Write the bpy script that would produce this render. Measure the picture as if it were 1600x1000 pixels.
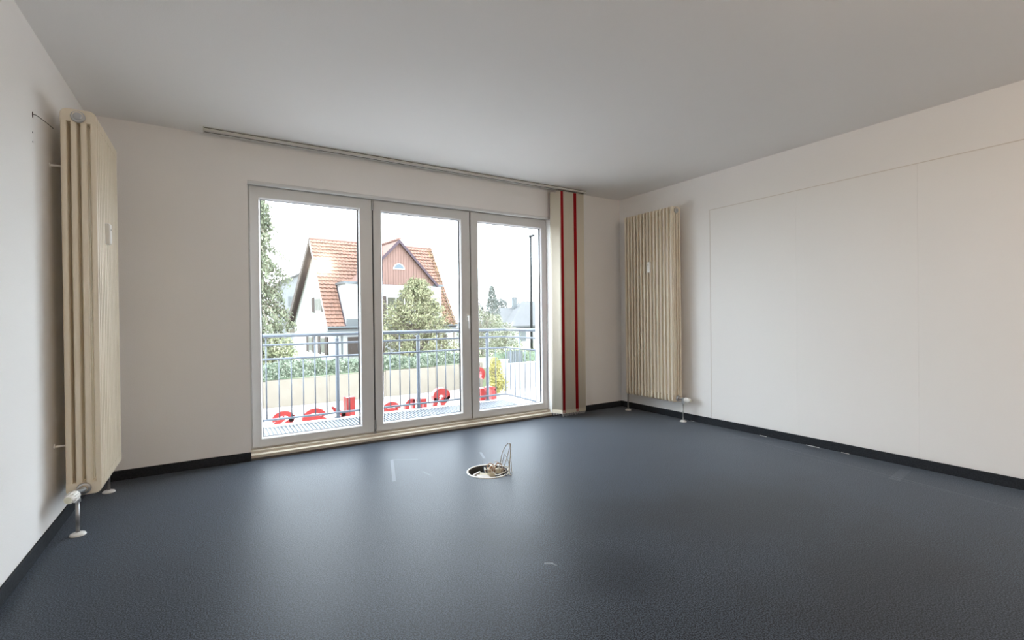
import bpy, bmesh, math, random
from mathutils import Vector, Matrix
random.seed(7)
PI = math.pi
SC = bpy.context.scene
C = SC.collection
for o in list(bpy.data.objects):
    bpy.data.objects.remove(o)

# ------------------------------------------------------------------ camera
CX, CY, CZ = 0.7314, -4.2440, 1.0932
YAW, PITCH, ROLL = 0.554342, -0.0049464, -0.0120493
cf = Vector((math.sin(YAW)*math.cos(PITCH), math.cos(YAW)*math.cos(PITCH), math.sin(PITCH)))
cr = Vector((math.cos(YAW), -math.sin(YAW), 0))
cu = cr.cross(cf)
r2 = cr*math.cos(ROLL) + cu*math.sin(ROLL)
u2 = cu*math.cos(ROLL) - cr*math.sin(ROLL)
cam_d = bpy.data.cameras.new('camera')
cam = bpy.data.objects.new('camera', cam_d)
C.objects.link(cam)
M4 = Matrix((r2, u2, -cf)).transposed().to_4x4()
M4.translation = Vector((CX, CY, CZ))
cam.matrix_world = M4
cam_d.sensor_width = 36
cam_d.lens = 745.54/1600*36
cam_d.clip_start = 0.05
cam_d.clip_end = 500
SC.camera = cam

# ------------------------------------------------------------------ light
SKY = 3.6
w = bpy.data.worlds.new('overcast_sky')
SC.world = w
w.use_nodes = True
bg = w.node_tree.nodes['Background']
bg.inputs['Color'].default_value = (0.87, 0.955, 1.05, 1)
bg.inputs['Strength'].default_value = SKY
SC.view_settings.view_transform = 'Standard'
SC.view_settings.look = 'None'
SC.view_settings.exposure = 1.7
SC.view_settings.gamma = 1.0
SC.view_settings.use_curve_mapping = False
SC.cycles.max_bounces = 14
SC.cycles.diffuse_bounces = 8
SC.cycles.glossy_bounces = 4
SC.cycles.transparent_max_bounces = 16
SC.cycles.caustics_reflective = False
SC.cycles.caustics_refractive = False

# warm pendant bulb behind the camera
pl = bpy.data.lights.new('pendant_bulb', 'POINT'); pl.energy = 20; pl.color = (1.0, 0.80, 0.62); pl.shadow_soft_size = 0.06
po = bpy.data.objects.new('pendant_bulb', pl); C.objects.link(po); po.location = (2.42, -4.9, 2.10)

# ------------------------------------------------------------------ materials
def mat(name, col, rough=0.6, metal=0.0, spec=0.5, noise=None, bump=None, col2=None, sheen=0.0, coat=0.0, detail=4):
    m = bpy.data.materials.new(name); m.use_nodes = True
    nt = m.node_tree; b = nt.nodes['Principled BSDF']
    b.inputs['Base Color'].default_value = (*col, 1)
    b.inputs['Roughness'].default_value = rough
    b.inputs['Metallic'].default_value = metal
    b.inputs['Specular IOR Level'].default_value = spec
    if sheen:
        b.inputs['Sheen Weight'].default_value = sheen
        b.inputs['Sheen Roughness'].default_value = 0.4
    if coat:
        b.inputs['Coat Weight'].default_value = coat
    tc = nt.nodes.new('ShaderNodeTexCoord')
    if col2 is not None:
        n = nt.nodes.new('ShaderNodeTexNoise'); n.inputs['Scale'].default_value = noise or 8
        n.inputs['Detail'].default_value = detail
        nt.links.new(tc.outputs['Object'], n.inputs['Vector'])
        r = nt.nodes.new('ShaderNodeValToRGB')
        r.color_ramp.elements[0].position = 0.35; r.color_ramp.elements[1].position = 0.65
        r.color_ramp.elements[0].color = (*col, 1); r.color_ramp.elements[1].color = (*col2, 1)
        nt.links.new(n.outputs['Fac'], r.inputs['Fac'])
        nt.links.new(r.outputs['Color'], b.inputs['Base Color'])
    if bump:
        n2 = nt.nodes.new('ShaderNodeTexNoise'); n2.inputs['Scale'].default_value = bump[0]
        n2.inputs['Detail'].default_value = 3
        nt.links.new(tc.outputs['Object'], n2.inputs['Vector'])
        bp = nt.nodes.new('ShaderNodeBump'); bp.inputs['Strength'].default_value = bump[1]
        bp.inputs['Distance'].default_value = 0.002
        nt.links.new(n2.outputs['Fac'], bp.inputs['Height'])
        nt.links.new(bp.outputs['Normal'], b.inputs['Normal'])
    return m

WALL = mat('wall_paint', (0.865, 0.852, 0.84), 0.75, spec=0.3, col2=(0.875, 0.86, 0.845), noise=1.3, bump=(140, 0.25))
CEIL = mat('ceiling_paint', (0.89, 0.88, 0.87), 0.8, spec=0.2, col2=(0.9, 0.89, 0.88), noise=1.1, bump=(160, 0.2))
PANEL = mat('panel_paint', (0.865, 0.85, 0.832), 0.6, spec=0.35, col2=(0.872, 0.855, 0.835), noise=1.0)
PVC = mat('white_window_plastic', (0.72, 0.72, 0.71), 0.3, spec=0.5)
BEAD = mat('pale_glazing_bead', (0.88, 0.88, 0.9), 0.35)
GASKET = mat('dark_gasket', (0.03, 0.035, 0.05), 0.6)
THRESH = mat('beige_threshold', (0.62, 0.56, 0.46), 0.55, col2=(0.58, 0.52, 0.43), noise=9)
RAD = mat('cream_enamel', (0.78, 0.70, 0.56), 0.35, spec=0.5)
RADIN = RAD
CHROME = mat('dull_chrome', (0.55, 0.56, 0.57), 0.28, metal=1.0)
STEEL = mat('brushed_steel_pipe', (0.42, 0.42, 0.42), 0.4, metal=0.9)
WPLAS = mat('white_plastic', (0.84, 0.83, 0.80), 0.4)
CPLAS = mat('cream_plastic', (0.78, 0.76, 0.62), 0.45)
BLACK = mat('black_void', (0.01, 0.01, 0.01), 0.8)
VANE = mat('cream_vane_fabric', (0.80, 0.74, 0.62), 0.8, spec=0.2, bump=(300, 0.3))
REDV = mat('red_vane_fabric', (0.42, 0.008, 0.012), 0.7, spec=0.25)
ALU = mat('pale_grey_aluminium', (0.60, 0.59, 0.54), 0.45)
GROOVE = mat('dark_groove', (0.10, 0.095, 0.085), 0.7)
GALV = mat('galvanised_steel', (0.17, 0.195, 0.235), 0.45, metal=0.25, col2=(0.15, 0.175, 0.21), noise=6)
GRATE = mat('galvanised_grating', (0.22, 0.245, 0.27), 0.5, metal=0.2)
WHITEEDGE = mat('white_balcony_edge', (0.7, 0.7, 0.7), 0.6)
LRED = mat('red_letter_plastic', (0.72, 0.070, 0.062), 0.35)
LRED2 = mat('red_letter_side', (0.52, 0.045, 0.045), 0.5)
PAVE = mat('pale_street_paving', (0.40, 0.365, 0.34), 0.9, col2=(0.44, 0.40, 0.375), noise=1.5)
GRASS = mat('garden_grass', (0.16, 0.19, 0.10), 0.95, col2=(0.22, 0.23, 0.14), noise=3)
BEIGE = mat('beige_render', (0.205, 0.177, 0.140), 0.9, col2=(0.225, 0.197, 0.158), noise=1.8)
HWHITE = mat('white_house_render', (0.45, 0.45, 0.45), 0.9, col2=(0.48, 0.48, 0.48), noise=1.2)
TILE = mat('orange_roof_tile', (0.235, 0.118, 0.080), 0.8, col2=(0.175, 0.092, 0.064), noise=2.2)
TILE2 = mat('reddish_roof_tile', (0.22, 0.115, 0.090), 0.8, col2=(0.175, 0.095, 0.075), noise=2.2)
GBOARD = mat('reddish_gable_boards', (0.19, 0.105, 0.082), 0.8, col2=(0.165, 0.092, 0.072), noise=2.5)
BARGE = mat('brown_bargeboard', (0.095, 0.078, 0.072), 0.9, spec=0.1)
VERGE = mat('purple_brown_trim', (0.075, 0.055, 0.065), 0.9, spec=0.1)
GUT = mat('grey_zinc_gutter', (0.085, 0.10, 0.11), 0.5)
SHUT = mat('brown_shutter', (0.075, 0.06, 0.055), 0.9, spec=0.1)
FGLASS = mat('house_window_glass', (0.06, 0.06, 0.045), 0.5, spec=0.1)
FFRAME = mat('white_window_frame', (0.5, 0.5, 0.5), 0.6)
GSTONE = mat('grey_band', (0.11, 0.12, 0.125), 0.8)
BARK = mat('bark', (0.13, 0.10, 0.08), 0.9)
LAMPM = mat('grey_lamp_metal', (0.010, 0.011, 0.012), 0.7, spec=0.1)
FENCE = mat('grey_green_fence', (0.085, 0.095, 0.095), 0.8)
HROOF = mat('far_grey_roof', (0.082, 0.082, 0.084), 0.9, col2=(0.094, 0.094, 0.096), noise=.8)
WIRE_G = mat('grey_wire', (0.42, 0.38, 0.33), 0.5)
WIRE_W = mat('white_wire', (0.75, 0.72, 0.66), 0.5)
WIRE_B = mat('blue_wire', (0.05, 0.08, 0.12), 0.5)
WIRE_O = mat('brown_wire', (0.36, 0.17, 0.09), 0.5)
SOCK = mat('cream_socket', (0.68, 0.63, 0.5), 0.5)
GAPW = mat('white_skirting_gap', (0.7, 0.7, 0.68), 0.8)

def leaf_mat(name, c1, c2, scale=2.5):
    m = mat(name, c1, 0.75, spec=0.25, col2=c2, noise=scale, detail=6)
    return m
LCON = leaf_mat('greyish_conifer_needles', (0.11, 0.13, 0.08), (0.24, 0.26, 0.17), 3)
LOLI = leaf_mat('olive_needles', (0.15, 0.165, 0.085), (0.32, 0.31, 0.18), 2.5)
LHED = leaf_mat('hedge_leaves', (0.115, 0.155, 0.105), (0.32, 0.36, 0.27), 5)
LYEL = leaf_mat('yellow_leaves', (0.26, 0.24, 0.06), (0.38, 0.33, 0.12), 6)
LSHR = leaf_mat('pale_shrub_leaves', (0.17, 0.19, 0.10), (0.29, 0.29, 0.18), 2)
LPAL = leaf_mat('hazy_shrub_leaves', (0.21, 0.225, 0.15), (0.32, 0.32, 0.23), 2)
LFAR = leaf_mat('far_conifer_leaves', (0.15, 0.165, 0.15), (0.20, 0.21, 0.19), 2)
LIVY = leaf_mat('reddish_climber_leaves', (0.24, 0.13, 0.07), (0.33, 0.25, 0.13), 4)
LTWIG = mat('pale_twigs', (0.24, 0.20, 0.18), 0.9)

EXT = 0.71
for m_ in (GALV, GRATE, LRED, BEIGE, HWHITE, TILE, TILE2, GBOARD, BARGE, VERGE, GUT, SHUT, GSTONE, FENCE, HROOF, LCON, LOLI, LHED, LYEL, LPAL, LFAR, LIVY):
    for n_ in m_.node_tree.nodes:
        if n_.type == 'VALTORGB':
            for e_ in n_.color_ramp.elements: e_.color = tuple(c*EXT for c in e_.color[:3]) + (1,)
        if n_.type == 'BSDF_PRINCIPLED':
            c_ = n_.inputs['Base Color'].default_value; n_.inputs['Base Color'].default_value = (c_[0]*EXT, c_[1]*EXT, c_[2]*EXT, 1)
# carpet: speckled blue grey pile, worn darker brownish patches, faint pale marks
def carpet_mat():
    m = bpy.data.materials.new('blue_grey_carpet'); m.use_nodes = True
    nt = m.node_tree; N = nt.nodes; L = nt.links; b = N['Principled BSDF']
    tc = N.new('ShaderNodeTexCoord')
    def noise(scale, det=2):
        n = N.new('ShaderNodeTexNoise'); n.inputs['Scale'].default_value = scale
        n.inputs['Detail'].default_value = det; L.new(tc.outputs['Object'], n.inputs['Vector']); return n
    def ramp(src, p0, p1, c0, c1):
        r = N.new('ShaderNodeValToRGB'); e = r.color_ramp.elements
        e[0].position = p0; e[1].position = p1; e[0].color = (*c0, 1); e[1].color = (*c1, 1)
        L.new(src, r.inputs['Fac']); return r
    sp = ramp(noise(190, 8).outputs['Fac'], 0.44, 0.58, (0.004, 0.005, 0.008), (0.066, 0.083, 0.109))
    big = ramp(noise(0.9, 3).outputs['Fac'], 0.35, 0.7, (0.86, 0.86, 0.86), (1.1, 1.1, 1.1))
    mx = N.new('ShaderNodeMixRGB'); mx.blend_type = 'MULTIPLY'; mx.inputs[0].default_value = 1
    L.new(sp.outputs[0], mx.inputs[1]); L.new(big.outputs[0], mx.inputs[2])
    cur = mx.outputs[0]
    sx = N.new('ShaderNodeSeparateXYZ'); L.new(tc.outputs['Object'], sx.inputs[0])
    def mth(op, a, bb=None):
        n = N.new('ShaderNodeMath'); n.operation = op
        for i, v in enumerate((a, bb)):
            if v is None: continue
            if isinstance(v, (int, float)): n.inputs[i].default_value = v
            else: L.new(v, n.inputs[i])
        return n.outputs[0]
    wob = noise(3.0, 3).outputs['Fac']
    def blot(cx, cy, rx, ry, col, amt):
        nonlocal cur
        dx = mth('DIVIDE', mth('SUBTRACT', sx.outputs[0], cx), rx)
        dy = mth('DIVIDE', mth('SUBTRACT', sx.outputs[1], cy), ry)
        d = mth('SQRT', mth('ADD', mth('MULTIPLY', dx, dx), mth('MULTIPLY', dy, dy)))
        d = mth('ADD', d, mth('MULTIPLY', mth('SUBTRACT', wob, 0.5), 0.9))
        mr = N.new('ShaderNodeMapRange'); mr.interpolation_type = 'SMOOTHSTEP'
        mr.inputs['From Min'].default_value = 1.0; mr.inputs['From Max'].default_value = 0.2
        mr.inputs['To Min'].default_value = 0; mr.inputs['To Max'].default_value = amt
        L.new(d, mr.inputs['Value'])
        k = N.new('ShaderNodeMixRGB'); k.blend_type = 'MULTIPLY'
        L.new(mr.outputs[0], k.inputs[0]); L.new(cur, k.inputs[1]); k.inputs[2].default_value = (*col, 1)
        cur = k.outputs[0]
    BLOTS = [(2.18, -2.74, .30, .30, (.55, .55, .56), .8), (1.96, -2.20, .30, .30, (.55, .55, .56), .8),
             (3.35, -2.65, .95, .55, (.66, .56, .50), .85), (3.2, -3.35, 1.0, .45, (.72, .62, .56), .8),
             (2.65, -2.35, .6, .35, (.72, .66, .62), .7), (1.6, -2.75, .5, .3, (.8, .76, .76), .6)]
    for a in BLOTS: blot(*a)
    def mark(ax, ay, bx, by, wd, amt):
        nonlocal cur
        ln = math.hypot(bx-ax, by-ay); ux, uy = (bx-ax)/ln, (by-ay)/ln
        px = mth('SUBTRACT', sx.outputs[0], ax); py = mth('SUBTRACT', sx.outputs[1], ay)
        t = mth('ADD', mth('MULTIPLY', px, ux), mth('MULTIPLY', py, uy))
        s = mth('ABSOLUTE', mth('SUBTRACT', mth('MULTIPLY', px, uy), mth('MULTIPLY', py, ux)))
        a = mth('LESS_THAN', s, wd)
        a = mth('MULTIPLY', a, mth('MULTIPLY', mth('GREATER_THAN', t, 0.0), mth('LESS_THAN', t, ln)))
        a = mth('MULTIPLY', a, amt)
        k = N.new('ShaderNodeMixRGB'); k.blend_type = 'MIX'
        L.new(a, k.inputs[0]); L.new(cur, k.inputs[1]); k.inputs[2].default_value = (.34, .36, .39, 1)
        cur = k.outputs[0]
    for a in MARKS: mark(*a)
    L.new(cur, b.inputs['Base Color'])
    b.inputs['Roughness'].default_value = 0.46
    b.inputs['Specular IOR Level'].default_value = 0.13
    b.inputs['Sheen Weight'].default_value = 0.27
    b.inputs['Sheen Roughness'].default_value = 0.35
    b.inputs['Sheen Tint'].default_value = (0.8, 0.88, 1, 1)
    bp = N.new('ShaderNodeBump'); bp.inputs['Strength'].default_value = 0.03; bp.inputs['Distance'].default_value = 0.003
    L.new(noise(230, 3).outputs['Fac'], bp.inputs['Height']); L.new(bp.outputs[0], b.inputs['Normal'])
    return m
# pale tape and scuff marks on the carpet: x0, y0, x1, y1, half width, strength
MARKS = [(1.875, -.60, 1.735, -1.09, .012, .30), (1.875, -.60, 2.05, -.70, .008, .16), (1.97, -1.0, 1.99, -1.12, .008, .12),
         (2.545, -.80, 2.49, -.97, .010, .28), (4.80, -2.86, 4.49, -2.90, .030, .10),
         (4.72, -1.60, 4.49, -3.47, .006, .12), (4.55, -2.2, 4.50, -3.2, .005, .08),
         (1.955, -2.515, 1.99, -2.535, .007, .35), (1.985, -2.53, 1.99, -2.56, .005, .3), (4.75, -1.75, 4.55, -1.62, .014, .08)]
CARPET = carpet_mat()
SKIRT = mat('dark_carpet_skirting', (0.018, 0.021, 0.026), 0.9, spec=0.2, col2=(0.03, 0.034, 0.04), noise=120)

def glass_mat():
    m = bpy.data.materials.new('clear_glazing'); m.use_nodes = True
    nt = m.node_tree; nt.nodes.clear()
    out = nt.nodes.new('ShaderNodeOutputMaterial')
    t = nt.nodes.new('ShaderNodeBsdfTransparent'); t.inputs[0].default_value = (0.97, 0.985, 0.98, 1)
    g = nt.nodes.new('ShaderNodeBsdfGlossy'); g.inputs['Roughness'].default_value = 0.10
    mx = nt.nodes.new('ShaderNodeMixShader'); mx.inputs[0].default_value = 0.04
    nt.links.new(t.outputs[0], mx.inputs[1]); nt.links.new(g.outputs[0], mx.inputs[2])
    nt.links.new(mx.outputs[0], out.inputs['Surface'])
    return m
GLASS = glass_mat()

# ------------------------------------------------------------------ builders
def finish(name, bm, m, parent=None, smooth=False, bevel=0.0, seg=2, normals=True):
    me = bpy.data.meshes.new(name)
    if normals: bmesh.ops.recalc_face_normals(bm, faces=bm.faces)
    bm.to_mesh(me); bm.free()
    me.materials.append(m)
    if smooth:
        for p in me.polygons: p.use_smooth = True
    o = bpy.data.objects.new(name, me); C.objects.link(o)
    if parent is not None: o.parent = parent
    if bevel:
        md = o.modifiers.new('bevel', 'BEVEL'); md.width = bevel; md.segments = seg
        md.limit_method = 'ANGLE'; md.angle_limit = math.radians(40); md.harden_normals = False
    return o
obj = finish

def box(bm, x0, x1, y0, y1, z0, z1, rot=None, piv=None):
    vs = [bm.verts.new((x, y, z)) for x in (x0, x1) for y in (y0, y1) for z in (z0, z1)]
    for f in ((0, 1, 3, 2), (4, 6, 7, 5), (0, 4, 5, 1), (2, 3, 7, 6), (0, 2, 6, 4), (1, 5, 7, 3)):
        bm.faces.new([vs[i] for i in f])
    if rot is not None:
        bmesh.ops.rotate(bm, cent=piv or Vector(((x0+x1)/2, (y0+y1)/2, (z0+z1)/2)), matrix=rot, verts=vs)
    return vs

def cyl(bm, p0, p1, r0, r1=None, n=16, caps=True):
    if r1 is None: r1 = r0
    p0 = Vector(p0); p1 = Vector(p1); d = (p1-p0).normalized()
    a = d.orthogonal().normalized(); b = d.cross(a)
    A = [bm.verts.new(p0 + (a*math.cos(2*PI*i/n) + b*math.sin(2*PI*i/n))*r0) for i in range(n)]
    B = [bm.verts.new(p1 + (a*math.cos(2*PI*i/n) + b*math.sin(2*PI*i/n))*r1) for i in range(n)]
    for i in range(n):
        bm.faces.new((A[i], A[(i+1) % n], B[(i+1) % n], B[i]))
    if caps:
        bm.faces.new(A[::-1]); bm.faces.new(B)
    return A+B

def tube(bm, pts, r, n=8):
    pts = [Vector(p) for p in pts]
    rings = []
    ref = None
    for i, p in enumerate(pts):
        d = ((pts[i+1] if i+1 < len(pts) else p) - (pts[i-1] if i > 0 else p)).normalized()
        if ref is None: ref = d.orthogonal().normalized()
        a = (ref - d*ref.dot(d)).normalized(); ref = a
        b = d.cross(a)
        rr = r[i] if isinstance(r, (list, tuple)) else r
        rings.append([bm.verts.new(p + (a*math.cos(2*PI*k/n) + b*math.sin(2*PI*k/n))*rr) for k in range(n)])
    for i in range(len(rings)-1):
        for k in range(n):
            bm.faces.new((rings[i][k], rings[i][(k+1) % n], rings[i+1][(k+1) % n], rings[i+1][k]))
    bm.faces.new(rings[0][::-1]); bm.faces.new(rings[-1])

def bez(pts, n=10):
    """smooth curve through points"""
    P = [Vector(p) for p in pts]; out = []
    for i in range(len(P)-1):
        p0 = P[max(i-1, 0)]; p1 = P[i]; p2 = P[i+1]; p3 = P[min(i+2, len(P)-1)]
        for k in range(n):
            t = k/n
            out.append(0.5*((2*p1) + (p2-p0)*t + (2*p0-5*p1+4*p2-p3)*t*t + (3*p1-p0-3*p2+p3)*t**3))
    out.append(P[-1]); return out

def lathe(bm, prof, c=(0, 0, 0), axis='z', n=24, loop=False):
    """prof = [(r, h)], revolve about axis through c"""
    rings = []
    for r, h in prof:
        ring = []
        for k in range(n):
            a = 2*PI*k/n
            if axis == 'z': v = (c[0]+r*math.cos(a), c[1]+r*math.sin(a), c[2]+h)
            else: v = (c[0]+r*math.cos(a), c[1]+h, c[2]+r*math.sin(a))
            ring.append(bm.verts.new(v))
        rings.append(ring)
    for i in range(len(rings)-1):
        for k in range(n):
            bm.faces.new((rings[i][k], rings[i][(k+1) % n], rings[i+1][(k+1) % n], rings[i+1][k]))
    if loop:
        for k in range(n): bm.faces.new((rings[-1][k], rings[-1][(k+1) % n], rings[0][(k+1) % n], rings[0][k]))
        return
    if prof[0][0] > 1e-4: bm.faces.new(rings[0][::-1])
    if prof[-1][0] > 1e-4: bm.faces.new(rings[-1])

def prism(bm, pts, y0, y1, axis='y'):
    """extrude 2D outline (a, b) along an axis: 'y' -> (a, y, b); 'x' -> (x, a, b); 'z' -> (a, b, z)"""
    def mk(a, b, t):
        return {'y': (a, t, b), 'x': (t, a, b), 'z': (a, b, t)}[axis]
    A = [bm.verts.new(mk(a, b, y0)) for a, b in pts]
    B = [bm.verts.new(mk(a, b, y1)) for a, b in pts]
    n = len(pts)
    for i in range(n):
        bm.faces.new((A[i], A[(i+1) % n], B[(i+1) % n], B[i]))
    bm.faces.new(A[::-1]); bm.faces.new(B)

def NB(): return bmesh.new()

def tag(o, label=None, cat=None, group=None, kind=None):
    if label: o['label'] = label
    if cat: o['category'] = cat
    if group: o['group'] = group
    if kind: o['kind'] = kind
    return o

def thing(name, label, cat, loc=(0, 0, 0), rz=0.0, group=None):
    o = bpy.data.objects.new(name, None); C.objects.link(o)
    o.location = loc; o.rotation_euler = (0, 0, rz)
    o.empty_display_size = 0.1
    return tag(o, label, cat, group)

def struct(name, bm, m, label=None, **k):
    o = finish(name, bm, m, **k)
    o['kind'] = 'structure'
    if label: o['label'] = label
    return o

def copy_part(src, name, parent, loc=None):
    c = src.copy(); C.objects.link(c); c.name = name; c.parent = parent
    if loc is not None: c.location = loc
    return c

# ------------------------------------------------------------------ room shell
W, H, YB = 4.918, 2.5, -6.6
OX0, OX1, OZ1 = 0.948, 3.862, 2.18       # window opening
bm = NB()
# floor with a round hole for the floor box
FBX, FBY, FBR = 2.365, -1.262, 0.150
outer = [bm.verts.new(v) for v in ((-.3, YB-.2, 0), (W+.3, YB-.2, 0), (W+.3, 0.0, 0), (-.3, 0.0, 0))]
inner = [bm.verts.new((FBX+FBR*math.cos(2*PI*k/40), FBY+FBR*math.sin(2*PI*k/40), 0)) for k in range(40)]
es = [bm.edges.new((outer[i], outer[(i+1) % 4])) for i in range(4)] + [bm.edges.new((inner[i], inner[(i+1) % 40])) for i in range(40)]
bmesh.ops.triangle_fill(bm, use_beauty=True, edges=es)
top = list(bm.faces)
bmesh.ops.recalc_face_normals(bm, faces=top)
if top[0].normal.z < 0: bmesh.ops.reverse_faces(bm, faces=top)
ext = bmesh.ops.extrude_face_region(bm, geom=top)
bmesh.ops.translate(bm, verts=[g for g in ext['geom'] if isinstance(g, bmesh.types.BMVert)], vec=(0, 0, -0.20))
struct('floor', bm, CARPET, 'dark blue-grey speckled office carpet over the whole floor')

bm = NB(); box(bm, -.3, W+.3, YB-.2, 0.30, H, H+.2)
struct('ceiling', bm, CEIL, 'plain off-white painted ceiling')
bm = NB()
box(bm, -.3, OX0, 0, .30, -.3, H); box(bm, OX1, W+.3, 0, .30, -.3, H)
box(bm, OX0, OX1, 0, .30, OZ1, H); box(bm, OX0, OX1, 0, .30, -.3, 0.0)
struct('wall_back', bm, WALL, 'off-white wall around the balcony glazing')
bm = NB(); box(bm, -.3, 0, YB-.2, 0, 0, H)
struct('wall_left', bm, WALL, 'off-white left wall behind the near radiator')
bm = NB(); box(bm, 0, W, YB-.2, YB, 0, H)
struct('wall_front', bm, WALL, 'off-white wall behind the camera')
bm = NB(); box(bm, W, W+.3, YB-.2, 0, 0, H)
wr = struct('wall_right', bm, WALL, 'off-white right wall with flat cover panels')
# flat cover panels on the right wall
ys = [-1.250, -2.075, -2.900, -3.725, -4.55]
for i in range(4):
    bm = NB(); box(bm, W-.005, W, ys[i+1]+.0004, ys[i]-.0004, .075, 2.135)
    obj('wall_panel', bm, PANEL, wr)
EDGE = mat('panel_edge_caulk', (.70, .655, .61), .8)
bm = NB(); box(bm, W-.007, W, ys[-1], ys[0]+.004, 2.135, 2.141); box(bm, W-.007, W, ys[0], ys[0]+.005, .075, 2.135)
obj('panel_edge', bm, EDGE, wr)

# skirting: dark carpet strips
def skirting(name, pts, label):
    bm = NB(); box(bm, *pts); return struct(name, bm, SKIRT, label, bevel=.002, seg=1)
skirting('baseboard_left', (0, .012, YB, 0, 0, .068), 'dark carpet skirting along the left wall')
skirting('baseboard_right', (W-.012, W, YB, 0, 0, .068), 'dark carpet skirting along the right wall')
bs = skirting('baseboard_back', (.012, OX0, -.012, 0, 0, .068), 'dark carpet skirting left of the glazing')
skirting('baseboard_rear', (OX1, W-.012, -.012, 0, 0, .068), 'dark carpet skirting right of the glazing')
skirting('baseboard_front', (.012, W-.012, YB, YB+.012, 0, .068), 'dark carpet skirting behind the camera')

# threshold under the window wall
bm = NB(); box(bm, OX0, OX1, -.002, .30, 0.0, .016)
struct('trim_1', bm, GROOVE, 'dark gap strip under the threshold')
bm = NB()
prism(bm, [(-.004, .016), (-.004, .040), (.030, .046), (.030, .066), (.30, .066), (.30, .016)], OX0, OX1, 'x')
struct('trim_2', bm, THRESH, 'beige threshold below the glazed doors', bevel=.002, seg=1)
# light corner profile along the top of the opening
bm = NB(); prism(bm, [(-.003, OZ1+.004), (.004, OZ1-.010), (.020, OZ1-.016), (.034, OZ1-.012), (.040, OZ1), (.0, OZ1+.012)], OX0, OX1, 'x')
struct('trim_4', bm, PVC, 'light rounded edge along the top of the opening')
# fixed frame
FY = .088
bm = NB()
box(bm, OX0, OX0+.045, FY, .16, .066, OZ1); box(bm, OX1-.02, OX1, FY, .16, .066, OZ1)
box(bm, OX0+.045, OX1-.02, FY, .16, 2.150, OZ1); box(bm, OX0+.045, OX1-.02, FY, .16, .066, .095)
box(bm, 1.905, 1.975, FY, .16, .095, 2.150); box(bm, 2.885, 2.955, FY, .16, .095, 2.150)
tf = struct('trim_3', bm, PVC, 'white fixed outer frame of the glazing', bevel=.002, seg=1)
bm = NB(); box(bm, 1.930, 1.948, .082, FY, .078, 2.168); obj('seal', bm, GASKET, tf)
bm = NB(); box(bm, 2.905, 2.932, .084, FY, .078, 2.168); obj('seal', bm, GROOVE, tf)

def sash(name, x0, x1, gx0, gx1, label, z0=.078, z1=2.168, gz0=.155, gz1=2.070):
    bm = NB()
    y0, y1 = .070, .135
    # profile loop: outer, front face, inner chamfer
    def ring(a, b, c, d, y):
        return [bm.verts.new(v) for v in ((a, y, c), (b, y, c), (b, y, d), (a, y, d))]
    R = [ring(x0, x1, z0, z1, y1), ring(x0, x1, z0, z1, y0+.004), ring(x0+.004, x1-.004, z0+.004, z1-.004, y0),
         ring(gx0-.014, gx1+.014, gz0-.014, gz1+.014, y0), ring(gx0-.012, gx1+.012, gz0-.012, gz1+.012, y0+.004),
         ring(gx0-.012, gx1+.012, gz0-.012, gz1+.012, y1)]
    for i in range(6):
        A, B = R[i], R[(i+1) % 6]
        for k in range(4): bm.faces.new((A[k], A[(k+1) % 4], B[(k+1) % 4], B[k]))
    o = struct(name, bm, PVC, label)
    bm = NB()   # glazing bead, slopes to the pane
    R = [ring(gx0-.012, gx1+.012, gz0-.012, gz1+.012, y0+.004), ring(gx0-.010, gx1+.010, gz0-.010, gz1+.010, y0+.003),
         ring(gx0, gx1, gz0, gz1, y0+.020), ring(gx0, gx1, gz0, gz1, y0+.030), ring(gx0-.012, gx1+.012, gz0-.012, gz1+.012, y0+.030)]
    for i in range(5):
        A, B = R[i], R[(i+1) % 5]
        for k in range(4): bm.faces.new((A[k], A[(k+1) % 4], B[(k+1) % 4], B[k]))
    obj('glazing_bead', bm, BEAD, o)
    bm = NB()
    g = .004; G = .009
    for (a, b, c, d) in ((gx0, gx0+g, gz0, gz1), (gx1-G, gx1, gz0, gz1), (gx0+g, gx1-G, gz0, gz0+g), (gx0+g, gx1-G, gz1-g, gz1)):
        box(bm, a, b, y0+.022, y0+.031, c, d)
    obj('gasket', bm, GASKET, o)
    bm = NB(); box(bm, gx0-.008, gx1+.008, y0+.032, y0+.036, gz0-.008, gz1+.008)
    obj('glass_pane', bm, GLASS, o)
    return o
s1 = sash('window_1', .962, 1.932, 1.039, 1.812, 'left fixed glazed leaf of the balcony window')
s2 = sash('door_1', 1.943, 2.912, 2.024, 2.803, 'middle glazed balcony door with a white lever handle')
s3 = sash('window_2', 2.924, 3.860, 3.012, 3.785, 'right glazed leaf beside the gathered blind')
# lever handle on the middle leaf
bm = NB(); box(bm, 2.862, 2.892, .058, .070, 1.065, 1.135); h = obj('door_handle', bm, WPLAS, s2, bevel=.004)
h['label'] = 'white lever handle on a small backplate'
bm = NB()
cyl(bm, (2.877, .060, 1.112), (2.877, .030, 1.112), .009, n=12)
tube(bm, [(2.877, .036, 1.116), (2.877, .032, 1.10), (2.878, .030, 1.05), (2.879, .032, 1.0), (2.879, .034, .985)], [.0095, .010, .009, .008, .006], 10)
obj('lever', bm, WPLAS, h, smooth=True)
# hinges
for z in (2.075, .10):
    bm = NB(); cyl(bm, (1.9375, .060, z), (1.9375, .060, z+.085), .0085, n=12)
    cyl(bm, (1.9375, .060, z+.03), (1.9375, .060, z+.055), .0095, n=12)
    obj('hinge', bm, STEEL, s2, smooth=False)
bm = NB(); box(bm, 1.931, 1.945, .056, .070, .066, .090); obj('hinge_cup', bm, STEEL, s2, bevel=.002)

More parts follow.
